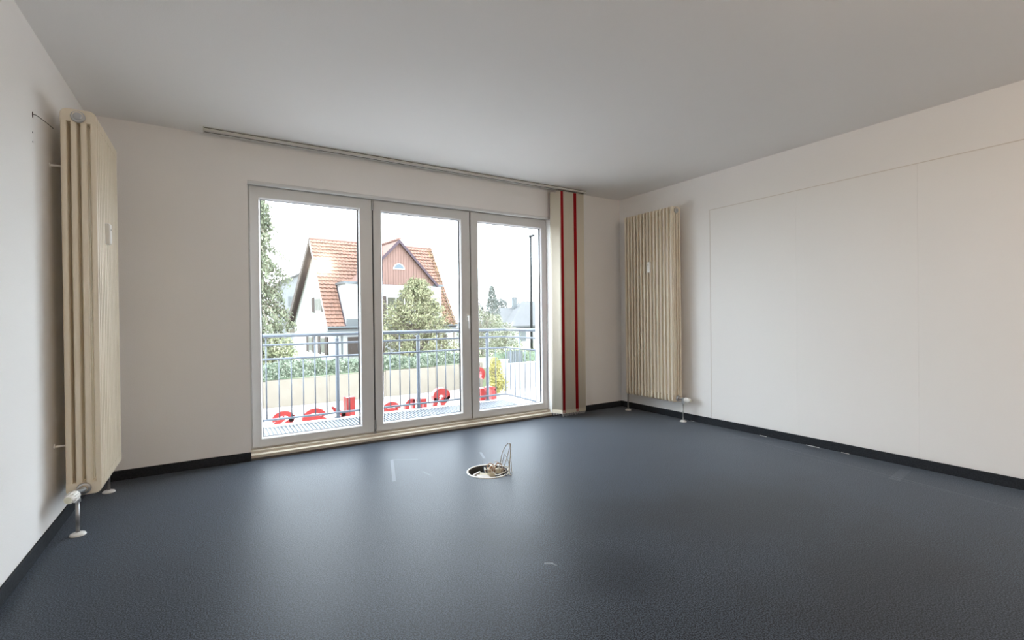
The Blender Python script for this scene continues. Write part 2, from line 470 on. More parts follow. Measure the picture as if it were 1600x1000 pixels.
# ------------------------------------------------------------------ radiators
def section_bm(side):
    """one column section centred on y = 0; columns along x from 0 (wall side) to D (front)"""
    D, ZL, ZH = .145, 0.0, 2.025
    th = .0108
    bm = NB()
    # columns with superelliptic section
    cw = .0265; gap = (D-4*cw)/3
    for c in range(4):
        cx = cw/2 + c*(cw+gap)
        n = 14; rings = []
        for z in (ZL+.045, ZH-.045):
            ring = []
            for k in range(n):
                a = 2*PI*k/n; ca, sa = math.cos(a), math.sin(a)
                x = cx + cw/2*math.copysign(abs(ca)**.65, ca); y = th*math.copysign(abs(sa)**.65, sa)
                ring.append(bm.verts.new((x, y, z)))
            rings.append(ring)
        for k in range(n): bm.faces.new((rings[0][k], rings[0][(k+1) % n], rings[1][(k+1) % n], rings[1][k]))
    # headers, rounded outline in x-z
    for (z0, z1, up) in ((ZL, ZL+.068, False), (ZH-.068, ZH, True)):
        rc = .030; pts = []
        def arc(cx, cz, a0, a1, r):
            return [(cx+r*math.cos(a0+(a1-a0)*i/6), cz+r*math.sin(a0+(a1-a0)*i/6)) for i in range(7)]
        if up:
            pts = [(0, z0), (D, z0)] + arc(D-rc, z1-rc, 0, PI/2, rc) + arc(rc, z1-rc, PI/2, PI, rc)
        else:
            pts = [(D, z1), (0, z1)] + arc(rc, z0+rc, PI, 1.5*PI, rc) + arc(D-rc, z0+rc, 1.5*PI, 2*PI, rc)
        t2 = th
        lay = []
        for (y, s) in ((-t2, .0035), (-t2+.004, 0), (t2-.004, 0), (t2, .0035)):
            cxm, czm = D/2, (z0+z1)/2
            lay.append([bm.verts.new((a+(cxm-a)*s/.07, y, b+(czm-b)*s/.034)) for a, b in pts])
        n = len(pts)
        for i in range(3):
            for k in range(n): bm.faces.new((lay[i][k], lay[i][(k+1) % n], lay[i+1][(k+1) % n], lay[i+1][k]))
        bm.faces.new(lay[0][::-1]); bm.faces.new(lay[3])
    # hubs joining to the next section
    for z in (ZL+.036, ZH-.036):
        cyl(bm, (D/2, -.0232, z), (D/2, .0232, z), .022, n=14)
    return bm

def radiator(x_wall, sgn, y_near, nsec, z0, label, alloc_y, alloc_z):
    """x_wall: x of wall-side face; sgn +1 grows to +x; near end at y_near"""
    D = .145
    t = thing('radiator', label, 'radiator', (x_wall, y_near, z0))
    bm = section_bm(1)
    if sgn < 0:
        bmesh.ops.scale(bm, vec=(-1, 1, 1), verts=bm.verts)
    s0 = obj('section', bm, RAD, t, smooth=False, bevel=0)
    for p in s0.data.polygons:
        p.use_smooth = len(p.vertices) == 4 and (max(s0.data.vertices[v].co.z for v in p.vertices)-min(s0.data.vertices[v].co.z for v in p.vertices)) > 1.0
    s0.location = (0, .0145, 0)
    for i in range(1, nsec):
        copy_part(s0, 'section', t, (0, .0145+.046*i, 0))
    Ly = .046*(nsec-1)+.029
    xc = sgn*D/2
    ZH = 2.025
    # chrome plugs: near top, far top
    for (y, d, z) in ((0, -1, ZH-.040), (Ly, 1, ZH-.040)):
        bm = NB(); lathe(bm, [(.0, d*.012), (.015, d*.014), (.019, d*.012), (.020, d*.008), (.027, d*.007), (.030, d*.004), (.0305, -d*.002)], (xc, y, z), 'y', 20)
        o = obj('plug', bm, CHROME, t, smooth=False); o['label'] = 'round chrome blanking plug'
    # near end valve
    bm = NB(); lathe(bm, [(.0, -.008), (.018, -.008), (.020, -.012), (.027, -.010), (.030, -.005), (.0305, .002)], (xc, 0, .036), 'y', 20)
    obj('valve_collar', bm, CHROME, t)
    bm = NB()
    xv = xc - sgn*.018                       # the angle valve turns towards the wall
    tube(bm, [(xc, -.004, .036), (xc, -.028, .036), (xc - sgn*.010, -.040, .034), (xv, -.050, .030)], .011, 14)
    cyl(bm, (xc, -.014, .036), (xc, -.024, .036), .0165, n=6)
    cyl(bm, (xv, -.048, .046), (xv, -.048, -.006), .0125, n=14)
    cyl(bm, (xv, -.048, -.002), (xv, -.048, -.016), .016, n=6)
    v = obj('valve', bm, CHROME, t, bevel=.001, seg=1)
    bm = NB()
    lathe(bm, [(.0, 0), (.015, 0), (.0185, -.008), (.0235, -.012), (.0245, -.020), (.0245, -.046), (.0205, -.066), (.018, -.070), (.0, -.070)], (0, 0, 0), 'y', 24)
    for k in range(12):
        a = 2*PI*k/12
        box(bm, .0245*math.cos(a)-.0022, .0245*math.cos(a)+.0022, -.052, -.018, .0245*math.sin(a)-.0022, .0245*math.sin(a)+.0022)
    th_ = obj('thermostat_head', bm, WPLAS, v); th_['label'] = 'ribbed white thermostat knob'
    th_.location = (xv, -.062, .030); th_.rotation_euler = (math.radians(8), 0, -sgn*math.radians(16))
    bm = NB(); cyl(bm, (0, -.0702, 0), (0, -.0725, 0), .0175, n=20); kc = obj('knob_cap', bm, CPLAS, v)
    kc.location = th_.location; kc.rotation_euler = th_.rotation_euler
    # pipes with floor rosettes
    for (y, zt, col, xp) in ((-.048, -.010, STEEL, xv), (Ly+.035, .030, STEEL, xc)):
        bm = NB(); cyl(bm, (xp, y, zt), (xp, y, -z0), .0085, n=12)
        pp = obj('supply_pipe', bm, col, t, smooth=True)
        bm = NB(); lathe(bm, [(.010, .017), (.016, .016), (.030, .010), (.034, .004), (.034, 0)], (xp, y, -z0), 'z', 24)
        obj('rosette', bm, WPLAS, pp)
    bm = NB(); cyl(bm, (xc, Ly-.005, .036), (xc, Ly+.048, .036), .010, n=12); cyl(bm, (xc, Ly+.01, .036), (xc, Ly+.022, .036), .0145, n=6)
    cyl(bm, (xc, Ly+.035, .050), (xc, Ly+.035, .022), .0125, n=12)
    obj('return_valve', bm, CHROME, t, bevel=.001, seg=1)
    # wall brackets
    for zz in (1.73, .26):
        for yy in (.06, Ly-.06):
            bm = NB(); cyl(bm, (sgn*.02, yy, zz), (-sgn*abs(WALLGAP), yy, zz), .006, n=10)
            cyl(bm, (-sgn*abs(WALLGAP), yy, zz), (-sgn*(abs(WALLGAP)-.006), yy, zz), .014, n=12)
            obj('wall_bracket', bm, WPLAS, t)
    # heat cost meter on the front
    bm = NB()
    ax0, ax1 = sgn*(D-.004), sgn*(D+.021)
    pts = [(alloc_y-.019, alloc_z), (alloc_y+.019, alloc_z), (alloc_y+.019, alloc_z+.118), (alloc_y-.019, alloc_z+.118)]
    lo = [bm.verts.new((ax0, a, b)) for a, b in pts]
    mi = [bm.verts.new((sgn*(D+.014), a, b)) for a, b in pts]
    hi = [bm.verts.new((ax1, a+(alloc_y-a)*.28, b+(alloc_z+.059-b)*.06)) for a, b in pts]
    for A, B in ((lo, mi), (mi, hi)):
        for k in range(4): bm.faces.new((A[k], A[(k+1) % 4], B[(k+1) % 4], B[k]))
    bm.faces.new(lo[::-1]); bm.faces.new(hi)
    m_ = obj('heat_meter', bm, WPLAS, t, bevel=.003); m_['label'] = 'small white heat meter box on the front'
    bm = NB(); box(bm, *(sorted((ax1-sgn*.001, ax1+sgn*.001))), alloc_y-.006, alloc_y+.004, alloc_z+.080, alloc_z+.088)
    obj('display', bm, GROOVE, m_)
    return t
WALLGAP = .0535
radiator(.055, 1, -.925, 14, .187, 'tall cream column radiator at the left edge, seen end-on', .24, 1.355)
radiator(W-.055, -1, -.940, 15, .200, 'tall cream column radiator on the right wall beside the corner', .30, 1.36)

# cut cable and screw holes on the left wall
t = thing('cut_cable', 'short dark cut cable sticking out of the left wall above the screw holes', 'cable', (0, -1.12, 2.085))
bm = NB(); tube(bm, bez([(-.004, 0, 0), (.010, .01, .003), (.030, .07, -.004), (.045, .13, -.012)], 5), .0020, 6)
obj('wire', bm, GROOVE, t)
bm = NB(); lathe(bm, [(.0, .0), (.007, .0), (.009, .002), (.0, .003)], (0, 0, 0), 'z', 10)
bmesh.ops.rotate(bm, cent=(0, 0, 0), matrix=Matrix.Rotation(PI/2, 3, 'Y'), verts=bm.verts)
bmesh.ops.scale(bm, vec=(1, .6, 1.9), verts=bm.verts)
obj('wall_hole', bm, mat('reddish_hole', (.06, .02, .02), .8), t)
for z in (2.0, 1.955):
    bm = NB(); cyl(bm, (0, -1.122, z), (.0012, -1.122, z), .0042, n=10)
    o = obj('screw_hole', bm, GROOVE, bpy.data.objects['wall_left'])

# ------------------------------------------------------------------ vertical blind
bl = thing('vertical_blind', 'cream vertical blind gathered right of the glazing, with red vanes', 'blind', (0, 0, 0))
bm = NB()
RX0, RX1, RY0, RY1 = .672, 4.255, -.150, -.080
box(bm, RX0, RX1, RY0, RY1, 2.474, H)
obj('headrail', bm, ALU, bl, bevel=.003)
bm = NB(); box(bm, RX0+.002, RX1-.002, RY0-.001, RY0+.003, 2.490, 2.495); box(bm, RX0+.002, RX1-.002, -.122, -.112, 2.472, 2.476)
obj('rail_groove', bm, GROOVE, bl)
bm = NB(); box(bm, RX1, RX1+.006, RY0-.001, RY1+.001, 2.472, H); obj('end_cap', bm, ALU, bl)
bm = NB(); box(bm, RX0-.006, RX0, RY0-.001, RY1+.001, 2.472, H); obj('end_cap', bm, ALU, bl)
def vane_bm(zb):
    bm = NB(); n = 6
    prev = None
    for i in range(n+1):
        s = -0.0635 + .127*i/n; bow = .005*(1-(s/.0635)**2)
        col = [bm.verts.new((bow+dx, s, z)) for dx in (-.0005, .0005) for z in (zb, 2.452)]
        if prev:
            bm.faces.new((prev[0], col[0], col[1], prev[1])); bm.faces.new((prev[2], prev[3], col[3], col[2]))
            bm.faces.new((prev[0], prev[2], col[2], col[0])); bm.faces.new((prev[1], col[1], col[3], prev[3]))
        else: bm.faces.new(col[:2]+[col[3], col[2]])
        prev = col
    bm.faces.new([prev[0], prev[1], prev[3], prev[2]])
    return bm
NV = 26
v_c = v_r = None; wt = chn = None
for i in range(NV):
    red = i in (1, 2, 3, 15, 16, 17)
    x = 3.865 + (4.190-3.865)*i/(NV-1)
    ang = math.radians(-30 if i == 0 else -24 + random.uniform(-2.5, 2.5))
    if red and v_r: v = copy_part(v_r, 'vane', bl)
    elif not red and v_c: v = copy_part(v_c, 'vane', bl)
    else:
        v = obj('vane', vane_bm(.052), REDV if red else VANE, bl, smooth=True)
        if red: v_r = v; v['label'] = 'dark red vane'
        else: v_c = v
    v.location = (x, -.098, 0); v.rotation_euler = (0, 0, -ang)
    if wt is None:
        bm = NB(); box(bm, -.0018, .0018+.003, -.058, .058, .046, .082); wt = obj('bottom_weight', bm, VANE, v, bevel=.001, seg=1)
        bm = NB(); cyl(bm, (.0, 0, 2.45), (.0, 0, 2.474), .003, n=8); box(bm, -.003, .003, -.012, .012, 2.444, 2.452); hk = obj('hanger', bm, WPLAS, v)
    else:
        copy_part(wt, 'bottom_weight', v); copy_part(hk, 'hanger', v)
bm = NB()
for side in (-.058, .058):
    P = []
    for i in range(NV):
        x = 3.865 + (4.190-3.865)*i/(NV-1); a = math.radians(24)
        P.append((x - side*math.sin(a), -.098 + side*math.cos(a), .048))
        if i < NV-1: P.append((x - side*math.sin(a)+.0065, -.098 + side*math.cos(a)+random.uniform(-.004, .004), .022+random.uniform(-.006, .006)))
    tube(bm, P, .0016, 5)
obj('link_chain', bm, WPLAS, bl)

# ------------------------------------------------------------------ floor box
fb = thing('floor_box', 'round open floor socket box with white rim and loose wiring in the carpet', 'floor box', (FBX, FBY, 0))
bm = NB(); lathe(bm, [(FBR-.007, -.006), (FBR-.007, .003), (FBR-.005, .005), (FBR+.002, .005), (FBR+.005, .003), (FBR+.006, .0), (FBR-.002, -.006)], (0, 0, 0), 'z', 48, True)
o = obj('rim', bm, WPLAS, fb, smooth=False); o['label'] = 'white plastic rim'
for f in list(o.data.polygons): pass
bm = NB()
n = 40; A = []
for (r, z) in ((FBR-.0075, 0), (FBR-.0075, -.060), (FBR-.003, -.065), (FBR-.003, 0)):
    A.append([bm.verts.new((r*math.cos(2*PI*k/n), r*math.sin(2*PI*k/n), z)) for k in range(n)])
for k in range(n):
    for i in range(3): bm.faces.new((A[i][k], A[i][(k+1) % n], A[i+1][(k+1) % n], A[i+1][k]))
bm.faces.new(A[1][::-1])
obj('can', bm, mat('dark_can', (.06, .06, .06), .7), fb)
bm = NB(); box(bm, -.120, -.035, .030, .040, -.030, -.008, Matrix.Rotation(.5, 3, 'Z')); obj('support_bar', bm, WPLAS, fb)
def sock(x, y, z, a, tilt):
    bm = NB(); box(bm, -.028, .028, -.022, .022, -.02, .012); cyl(bm, (0, 0, .012), (0, 0, .0165), .017, n=16); box(bm, -.006, .006, -.0235, -.02, -.01, .006)
    o = obj('socket', bm, SOCK, fb, bevel=.002); o.location = (x, y, z); o.rotation_euler = (tilt, .15, a)
sock(-.060, -.040, -.012, -.5, .25); sock(-.010, -.045, -.012, .3, -.3); sock(.055, .035, .006, 1.0, .3); sock(.07, -.02, .0, .2, -.2); sock(.02, .045, -.01, -.4, .2)
bm = NB(); box(bm, -.05, .05, -.018, .018, -.006, .006); o = obj('terminal_cover', bm, WPLAS, fb, bevel=.002); o.location = (-.075, -.07, -.006); o.rotation_euler = (.35, .2, .05)
def wire(pts, r, m, lab=None):
    bm = NB(); tube(bm, bez(pts, 8), r, 6); o = obj('wire', bm, m, fb, smooth=True)
    if lab: o['label'] = lab
    return o
# the right-hand side of the picture is +x -y*0.6; loops stand up there
ex, ey = .851, -.525     # unit vector along the picture's horizontal
def P(a, z, b=0.0): return (a*ex + b*-ey, a*ey + b*ex, z)
wire([P(.075, -.03), P(.085, .05), P(.10, .13), P(.130, .185), P(.150, .197), P(.162, .17), P(.155, .09), P(.150, .0, -.03), P(.158, -.0, -.05)], .0028, WIRE_G, 'tall grey wire loop standing above the rim')
wire([P(.10, -.02), P(.118, .05), P(.135, .10), P(.150, .16), P(.158, .195), P(.160, .12), P(.163, .05), P(.168, .006, -.05)], .0026, WIRE_G)
wire([P(.09, .02), P(.11, .10), P(.115, .12), P(.135, .09), P(.145, .04), P(.12, .0)], .0020, WIRE_G)
wire([P(.16, .19), P(.158, .12), P(.15, .06), P(.145, .02, -.04), P(.152, .003, -.085), P(.165, .003, -.09)], .0034, WIRE_W, 'pale wire drooping over the rim to the carpet')
wire([P(.03, .0, -.01), P(.06, -.008, -.06), P(.10, .012, -.08), P(.135, .014, -.03), P(.14, .02, .02), P(.10, .03, .02)], .0040, WIRE_W)
wire([P(-.02, .0), P(.0, .04, .04), P(.03, .035, .04), P(.045, .0, -.01)], .0035, WIRE_O)
wire([P(.01, -.02, -.02), P(.015, .025), P(.025, .03), P(.03, -.02)], .004, WIRE_O)
wire([P(-.03, -.01), P(-.035, .03), P(-.02, .035), P(-.012, -.02)], .004, WIRE_B)
wire([P(.05, .02), P(.06, .055), P(.09, .05), P(.10, .01)], .0035, WIRE_O)
wire([P(.03, .01), P(.045, .06, .02), P(.065, .055, .02), P(.07, .0)], .0025, WIRE_W)
wire([P(.075, -.01), P(.08, .06, -.02), P(.095, .055, -.02), P(.10, -.01)], .0025, WIRE_W)
wire([P(.11, .03), P(.128, .03, -.05), P(.13, .008, -.07), P(.118, .004, -.085), P(.13, .003, -.10)], .0035, mat('dark_wire', (.06, .06, .07), .5), 'short dark wire end lying over the rim')
for k in range(5):
    a = random.uniform(-.02, .1)
    wire([P(a, -.03), P(a+random.uniform(-.02, .02), .02, random.uniform(-.05, .05)), P(a+.03, .015, random.uniform(-.05, .05)), P(a+.035, -.03)], .0028, random.choice([WIRE_W, WIRE_O, WIRE_G]))

# white strips added to stand for gaps in the right skirting
for (y, l, lab) in ((-1.03, .05, 'small white strip for the skirting gap nearest the right radiator pipe'), (-1.78, .07, 'second white strip for a gap in the right skirting from the radiator'),
                    (-2.20, .11, 'longest thin white strip for a gap in the right skirting'), (-2.44, .06, 'last white strip for a gap in the right skirting, farthest from the radiator')):
    bm = NB(); prism(bm, [(-.004, -l/2), (.004, -l/2*.8), (.003, l/2), (-.003, l/2*.7)], .0, .003, 'z')
    o = obj('skirting_gap', bm, GAPW); o.location = (W-.018, y, 0.0)
    tag(o, lab, 'scrap', 'white strips for gaps in the right skirting')

# ------------------------------------------------------------------ balcony
BZ = 0.0; BY0, BY1 = .30, 1.30; BX0, BX1 = -.6, 4.06
dk = thing('balcony_deck', 'steel grating balcony deck with white edge outside the glazing', 'balcony', (0, 0, 0))
bm = NB()
x = BX0+.06
while x < BX1-.09:
    box(bm, x, x+.016, BY0+.02, BY1-.05, BZ-.030, BZ-.004); x += .036
o = obj('grating_bars', bm, GRATE, dk); o['kind'] = 'stuff'; o['label'] = 'narrow steel grating bars'
bm = NB()
for y in (.32, .56, .80, 1.04, 1.245): box(bm, BX0+.05, BX1-.09, y, y+.006, BZ-.029, BZ-.0165)
obj('cross_bars', bm, GRATE, dk)['kind'] = 'stuff'
bm = NB(); box(bm, BX0+.05, BX1-.09, BY0+.005, BY1-.05, BZ-.050, BZ-.016); obj('deck_sheet', bm, GRATE, dk)
bm = NB()
box(bm, BX0, BX1+.03, BY1-.05, BY1+.035, BZ-.12, BZ); box(bm, BX1-.09, BX1+.03, BY0+.005, BY1-.05, BZ-.12, BZ); box(bm, BX0, BX0+.05, BY0+.005, BY1-.05, BZ-.12, BZ)
obj('edge_frame', bm, WHITEEDGE, dk, bevel=.004)

rl = thing('balcony_railing', 'galvanised steel balcony railing with round handrail and thin balusters', 'railing', (0, 0, 0))
RYF = 1.30
def rail(z, r, name):
    bm = NB(); tube(bm, [(BX0, RYF, z), (BX1-.06, RYF, z), (BX1-.02, RYF-.008, z), (BX1, RYF-.04, z), (BX1, RYF-.10, z), (BX1, .31, z)], r, 12)
    return obj(name, bm, GALV, rl, smooth=True)
h_ = rail(.935, .021, 'handrail'); rail(.838, .011, 'rail'); rail(.690, .011, 'rail'); rail(.060, .012, 'rail')
posts = [-.02, .925, 1.872, 2.819, 3.780]
for x in posts:
    bm = NB(); cyl(bm, (x, RYF+.016, BZ), (x, RYF+.016, .872), .021, n=16)
    lathe(bm, [(.021, .872), (.024, .874), (.024, .884), (.016, .893), (.0, .896)], (x, RYF+.016, 0), 'z', 16)
    p_ = obj('post', bm, GALV, rl, smooth=False)
    bm = NB(); cyl(bm, (x, RYF+.010, .875), (x, RYF, .925), .007, n=8); obj('stand_off', bm, GALV, p_)
    bm = NB(); cyl(bm, (x, RYF+.016, BZ), (x, RYF+.016, BZ+.010), .038, n=16); obj('foot_plate', bm, GALV, p_)
for z, n_ in ((.058, 0),):
    pass
bm = NB(); cyl(bm, (0, 0, .060), (0, 0, .690), .0062, n=8); b_s = obj('baluster', bm, GALV, rl, smooth=True)
bm = NB(); cyl(bm, (0, 0, .060), (0, 0, .918), .0072, n=8); b_l = obj('baluster', bm, GALV, rl, smooth=True)
first = {0: True, 1: True}
def bal(x, y, long_):
    src = b_l if long_ else b_s
    if first[long_]: src.location = (x, y, 0); first[long_] = False
    else: copy_part(src, 'baluster', rl, (x, y, 0))
k = 0
for i in range(-1, len(posts)):
    xa = posts[i] if i >= 0 else posts[0]-.947
    for j in range(1, 8):
        x = xa + .1184*j
        if x < BX0+.02 or x > BX1-.05: continue
        bal(x, RYF, 1 if j in (2, 6) else 0)
bal(BX1-.012, RYF-.012, 0)
y = RYF-.115; j = 0
while y > .35:
    bal(BX1, y, 1 if j % 4 == 2 else 0); y -= .118; j += 1

# ------------------------------------------------------------------ red sign letters in front of the deck edge (seen from behind)
LY0, LY1 = 1.375, 1.455
def ribbon(P, wd):
    """closed outline of a stroke of width wd along P"""
    P = [Vector((a, b)) for a, b in P]; Lp, Rp = [], []
    for i, p in enumerate(P):
        d = (P[min(i+1, len(P)-1)] - P[max(i-1, 0)]).normalized(); nrm = Vector((-d.y, d.x))
        ww = (wd[i] if isinstance(wd, list) else wd)/2
        Lp.append(p+nrm*ww); Rp.append(p-nrm*ww)
    return [(v.x, v.y) for v in Lp+Rp[::-1]]
def arcp(cx, cz, rx, rz, a0, a1, n=16):
    return [(cx+rx*math.cos(math.radians(a0+(a1-a0)*i/n)), cz+rz*math.sin(math.radians(a0+(a1-a0)*i/n))) for i in range(n+1)]
def letter(label, strokes):
    t = thing('sign_letter', label, 'sign letter', (0, 0, 0), 0, 'red sign letters along the balcony edge')
    for P, wd in strokes:
        # ribbon as quad strip so that concave strokes stay clean
        P2 = ribbon(P, wd); n = len(P); bm = NB()
        F = [bm.verts.new((a, LY0, b)) for a, b in P2]; B = [bm.verts.new((a, LY1, b)) for a, b in P2]
        m2 = len(P2)
        for i in range(n-1):
            bm.faces.new((F[i], F[i+1], F[m2-2-i], F[m2-1-i])); bm.faces.new((B[i], B[m2-1-i], B[m2-2-i], B[i+1]))
        for i in range(m2): bm.faces.new((F[i], F[(i+1) % m2], B[(i+1) % m2], B[i]))
        obj('stroke', bm, LRED, t)
    for zz in (-.13,):
        xs = [a for P, _ in strokes for a, b in P]
        bm = NB(); box(bm, min(xs)-.02, max(xs)+.02, LY0+.02, LY0+.05, -.20, -.17); box(bm, (min(xs)+max(xs))/2-.015, (min(xs)+max(xs))/2+.015, BY1+.035, LY0+.05, -.19, -.16)
        obj('mounting_rail', bm, STEEL, t)
letter('rounded red sign letter, leftmost beyond the railing', [
    (arcp(1.325, .040, .085, .058, 200, -40), .050),
    ([(1.345, .055), (1.29, .015), (1.23, -.025), (1.17, -.07)], .042), ([(1.425, .07), (1.40, .02), (1.34, -.02), (1.28, -.06)], [.045, .045, .035, .03])])
letter('arched red sign letter with a slit, second from the left', [
    (arcp(1.640, .010, .105, .082, 180, 10), .050), ([(1.535, .01), (1.535, -.17)], .05),
    ([(1.56, .012), (1.66, .012), (1.76, -.012)], [.04, .055, .02])])
letter('red sign letter of a diagonal and two upright bars', [
    ([(1.82, .115), (1.87, .06), (1.93, .03), (1.95, -.02)], [.02, .05, .05, .05]), ([(1.925, -.0), (1.985, -.0)], .09),
    ([(1.962, -.17), (1.962, .215)], .012), ([(1.998, -.17), (1.998, .200)], .030), ([(2.048, -.17), (2.048, .205)], .056)])
letter('arched red sign letter cut off by the left door stile', [
    (arcp(2.500, -.010, .095, .088, 180, 15), .050), ([(2.41, -.01), (2.41, -.17)], .05),
    ([(2.43, .005), (2.52, .0), (2.61, -.025)], [.04, .055, .02])])
letter('red sign letter of arches and upright bars behind the middle post', [
    (arcp(2.755, .030, .062, .060, 180, 60), .050), ([(2.695, .03), (2.695, -.17)], .052), ([(2.785, .105), (2.785, -.17)], .030),
    ([(2.835, .08), (2.945, .075)], .045), ([(2.870, .06), (2.870, -.17)], .030), ([(2.932, .06), (2.932, -.17)], .034)])
letter('large round red sign letter with a small eye', [
    (arcp(3.150, .105, .075, .062, 225, -60, 22), .085), ([(3.13, .045), (3.20, .055)], .05), ([(3.26, .10), (3.17, .01), (3.12, -.09)], [.03, .05, .06]),
    ([(3.08, .09), (3.05, -.03), (3.00, -.12)], .06)])
letter('tall red sign letter at the right, its stem hidden by the post', [
    (arcp(3.690, .345, .065, .070, 120, -50), .050), ([(3.70, .40), (3.66, .38), (3.62, .2), (3.62, -.17)], .04)])
letter('squared red sign letter at the far right by the last post', [
    ([(3.735, .155), (3.735, -.17)], .055), ([(3.800, .16), (3.800, -.17)], .022), ([(3.915, .13), (3.915, -.17)], .070), (arcp(3.865, .11, .075, .045, 180, 0), .03)])

# ------------------------------------------------------------------ outside ground
bm = NB(); box(bm, -60, 90, 1.8, 21.9, -3.4, -3.2)
struct('ground', bm, PAVE, 'pale paved street below the balcony')
bm = NB(); box(bm, -60, 90, 22.15, 110, -3.4, -2.05)
struct('garden_ground', bm, GRASS, 'raised garden ground behind the retaining wall')
bm = NB(); box(bm, -60, 90, .31, 1.8, -3.4, -3.2)
struct('pavement', bm, PAVE, 'pavement beneath the balcony')
bm = NB(); box(bm, -60, 90, 15.2, 15.35, -3.2, -3.08); struct('kerb', bm, PAVE, 'kerb across the street')

rw = thing('retaining_wall', 'long beige rendered retaining wall with the hedge on top', 'wall', (0, 21.9, -3.2))
x = -12.0
while x < 14.7:
    x1 = min(x+2.95, 14.75)
    bm = NB(); box(bm, x+.003, x1-.003, 0, .25, 0, 1.18 + .018*(x+6)); obj('wall_panel', bm, BEIGE, rw, bevel=.015, seg=1); x += 2.95
w2 = thing('boundary_wall', 'white boundary wall at the right under the grey fence panel', 'wall', (15.45, 20.1, -3.2))
bm = NB(); box(bm, 0, 9, 0, .25, 0, 1.50); obj('wall_body', bm, mat('pale_wall_render', (.26, .255, .25), .9), w2)
bm = NB(); box(bm, -.02, 9, -.03, .28, 1.50, 1.56); obj('coping', bm, WHITEEDGE, w2)
bm = NB(); box(bm, -.35, 0, -.05, .30, 0, 1.75); box(bm, -.38, .03, -.08, .33, 1.75, 1.82); obj('gate_pier', bm, mat('grey_pier', (.27, .29, .29), .9), w2)
fn = thing('garden_fence', 'grey-green slatted fence panel on the white boundary wall', 'fence', (15.5, 20.2, -1.64))
for i in range(9):
    bm = NB(); box(bm, i*.125, i*.125+.105, 0, .03, 0, .72); obj('fence_slat', bm, FENCE, fn)
bm = NB(); box(bm, 0, 1.11, .03, .06, .10, .16); box(bm, 0, 1.11, .03, .06, .56, .62); obj('fence_rail', bm, FENCE, fn)

# ------------------------------------------------------------------ foliage
def leaves(name, m, parent, sampler, n, size, droop=0.0, kind='stuff'):
    vs, fs = [], []
    for _ in range(n):
        p, s = sampler()
        s *= size*random.uniform(.6, 1.3)
        a = Vector((random.gauss(0, 1), random.gauss(0, 1), random.gauss(0, 1)-droop)).normalized()
        b = a.orthogonal().normalized()
        b = (b*math.cos(1.3) + a.cross(b)*random.uniform(-1, 1)).normalized()
        i = len(vs)
        vs += [tuple(p-a*s), tuple(p+b*s*.38), tuple(p+a*s), tuple(p-b*s*.38)]
        fs.append((i, i+1, i+2, i+3))
    me = bpy.data.meshes.new(name); me.from_pydata(vs, [], fs); me.materials.append(m)
    o = bpy.data.objects.new(name, me); C.objects.link(o); o.parent = parent
    if kind: o['kind'] = kind
    return o
def branches(parent, segs, m, name='branches'):
    bm = NB()
    for pts, r in segs: tube(bm, pts, r, 5)
    o = obj(name, bm, m, parent); o['kind'] = 'stuff'; return o

# drooping tall conifer at the left
t = thing('conifer_tree', 'tall drooping grey-green conifer at the left edge of the glazing', 'tree', (2.55, 24.6, -2.05))
bm = NB(); tube(bm, [(0, 0, 0), (.05, 0, 3), (-.05, 0, 6), (.1, 0, 8.6), (.25, 0, 9.6)], [.2, .15, .10, .05, .02], 8); obj('trunk', bm, BARK, t)
brs = []
tips = []
for i in range(230):
    z = random.uniform(.8, 9.6); R_ = (1.85 if z < 7 else 1.85-(z-7)*.42) * (.75+.35*math.sin(z*2.1)*.5+random.uniform(-.22, .25)); a = random.uniform(0, 2*PI)
    e = Vector((R_*math.cos(a), R_*math.sin(a), z-.35*R_)); mdl = Vector((R_*.5*math.cos(a), R_*.5*math.sin(a), z+.12))
    brs.append(([(0, 0, z-.05), tuple(mdl), tuple(e)], [.03, .02, .008])); tips.append((Vector((0, 0, z)), mdl, e))
branches(t, brs, BARK)
def s_con():
    b0, b1, b2 = random.choice(tips); u = random.random()**.7
    p = (b0.lerp(b1, u*2) if u < .5 else b1.lerp(b2, u*2-1)) + Vector((random.gauss(0, .07), random.gauss(0, .07), -abs(random.gauss(0, .22))))
    return p, 1.0
leaves('foliage', LCON, t, s_con, 19000, .11, droop=1.6)
# bush at its foot
t = thing('garden_bush', 'yellow-green bush at the foot of the left conifer', 'bush', (3.35, 24.0, -2.05))
branches(t, [([(0, 0, 0), (random.uniform(-.7, .7), random.uniform(-.4, .4), 1.7)], [.03, .01]) for _ in range(14)], BARK, 'stems')
def ball(cx, cz, rx, rz, ry=None):
    ry = ry or rx
    def f():
        while True:
            v = Vector((random.uniform(-1, 1), random.uniform(-1, 1), random.uniform(-1, 1)))
            if .35 < v.length < 1: break
        return Vector((cx+v.x*rx, v.y*ry, cz+v.z*rz)), 1.0
    return f
leaves('foliage', LSHR, t, ball(0, 1.35, 1.15, 1.15, .7), 2600, .09)

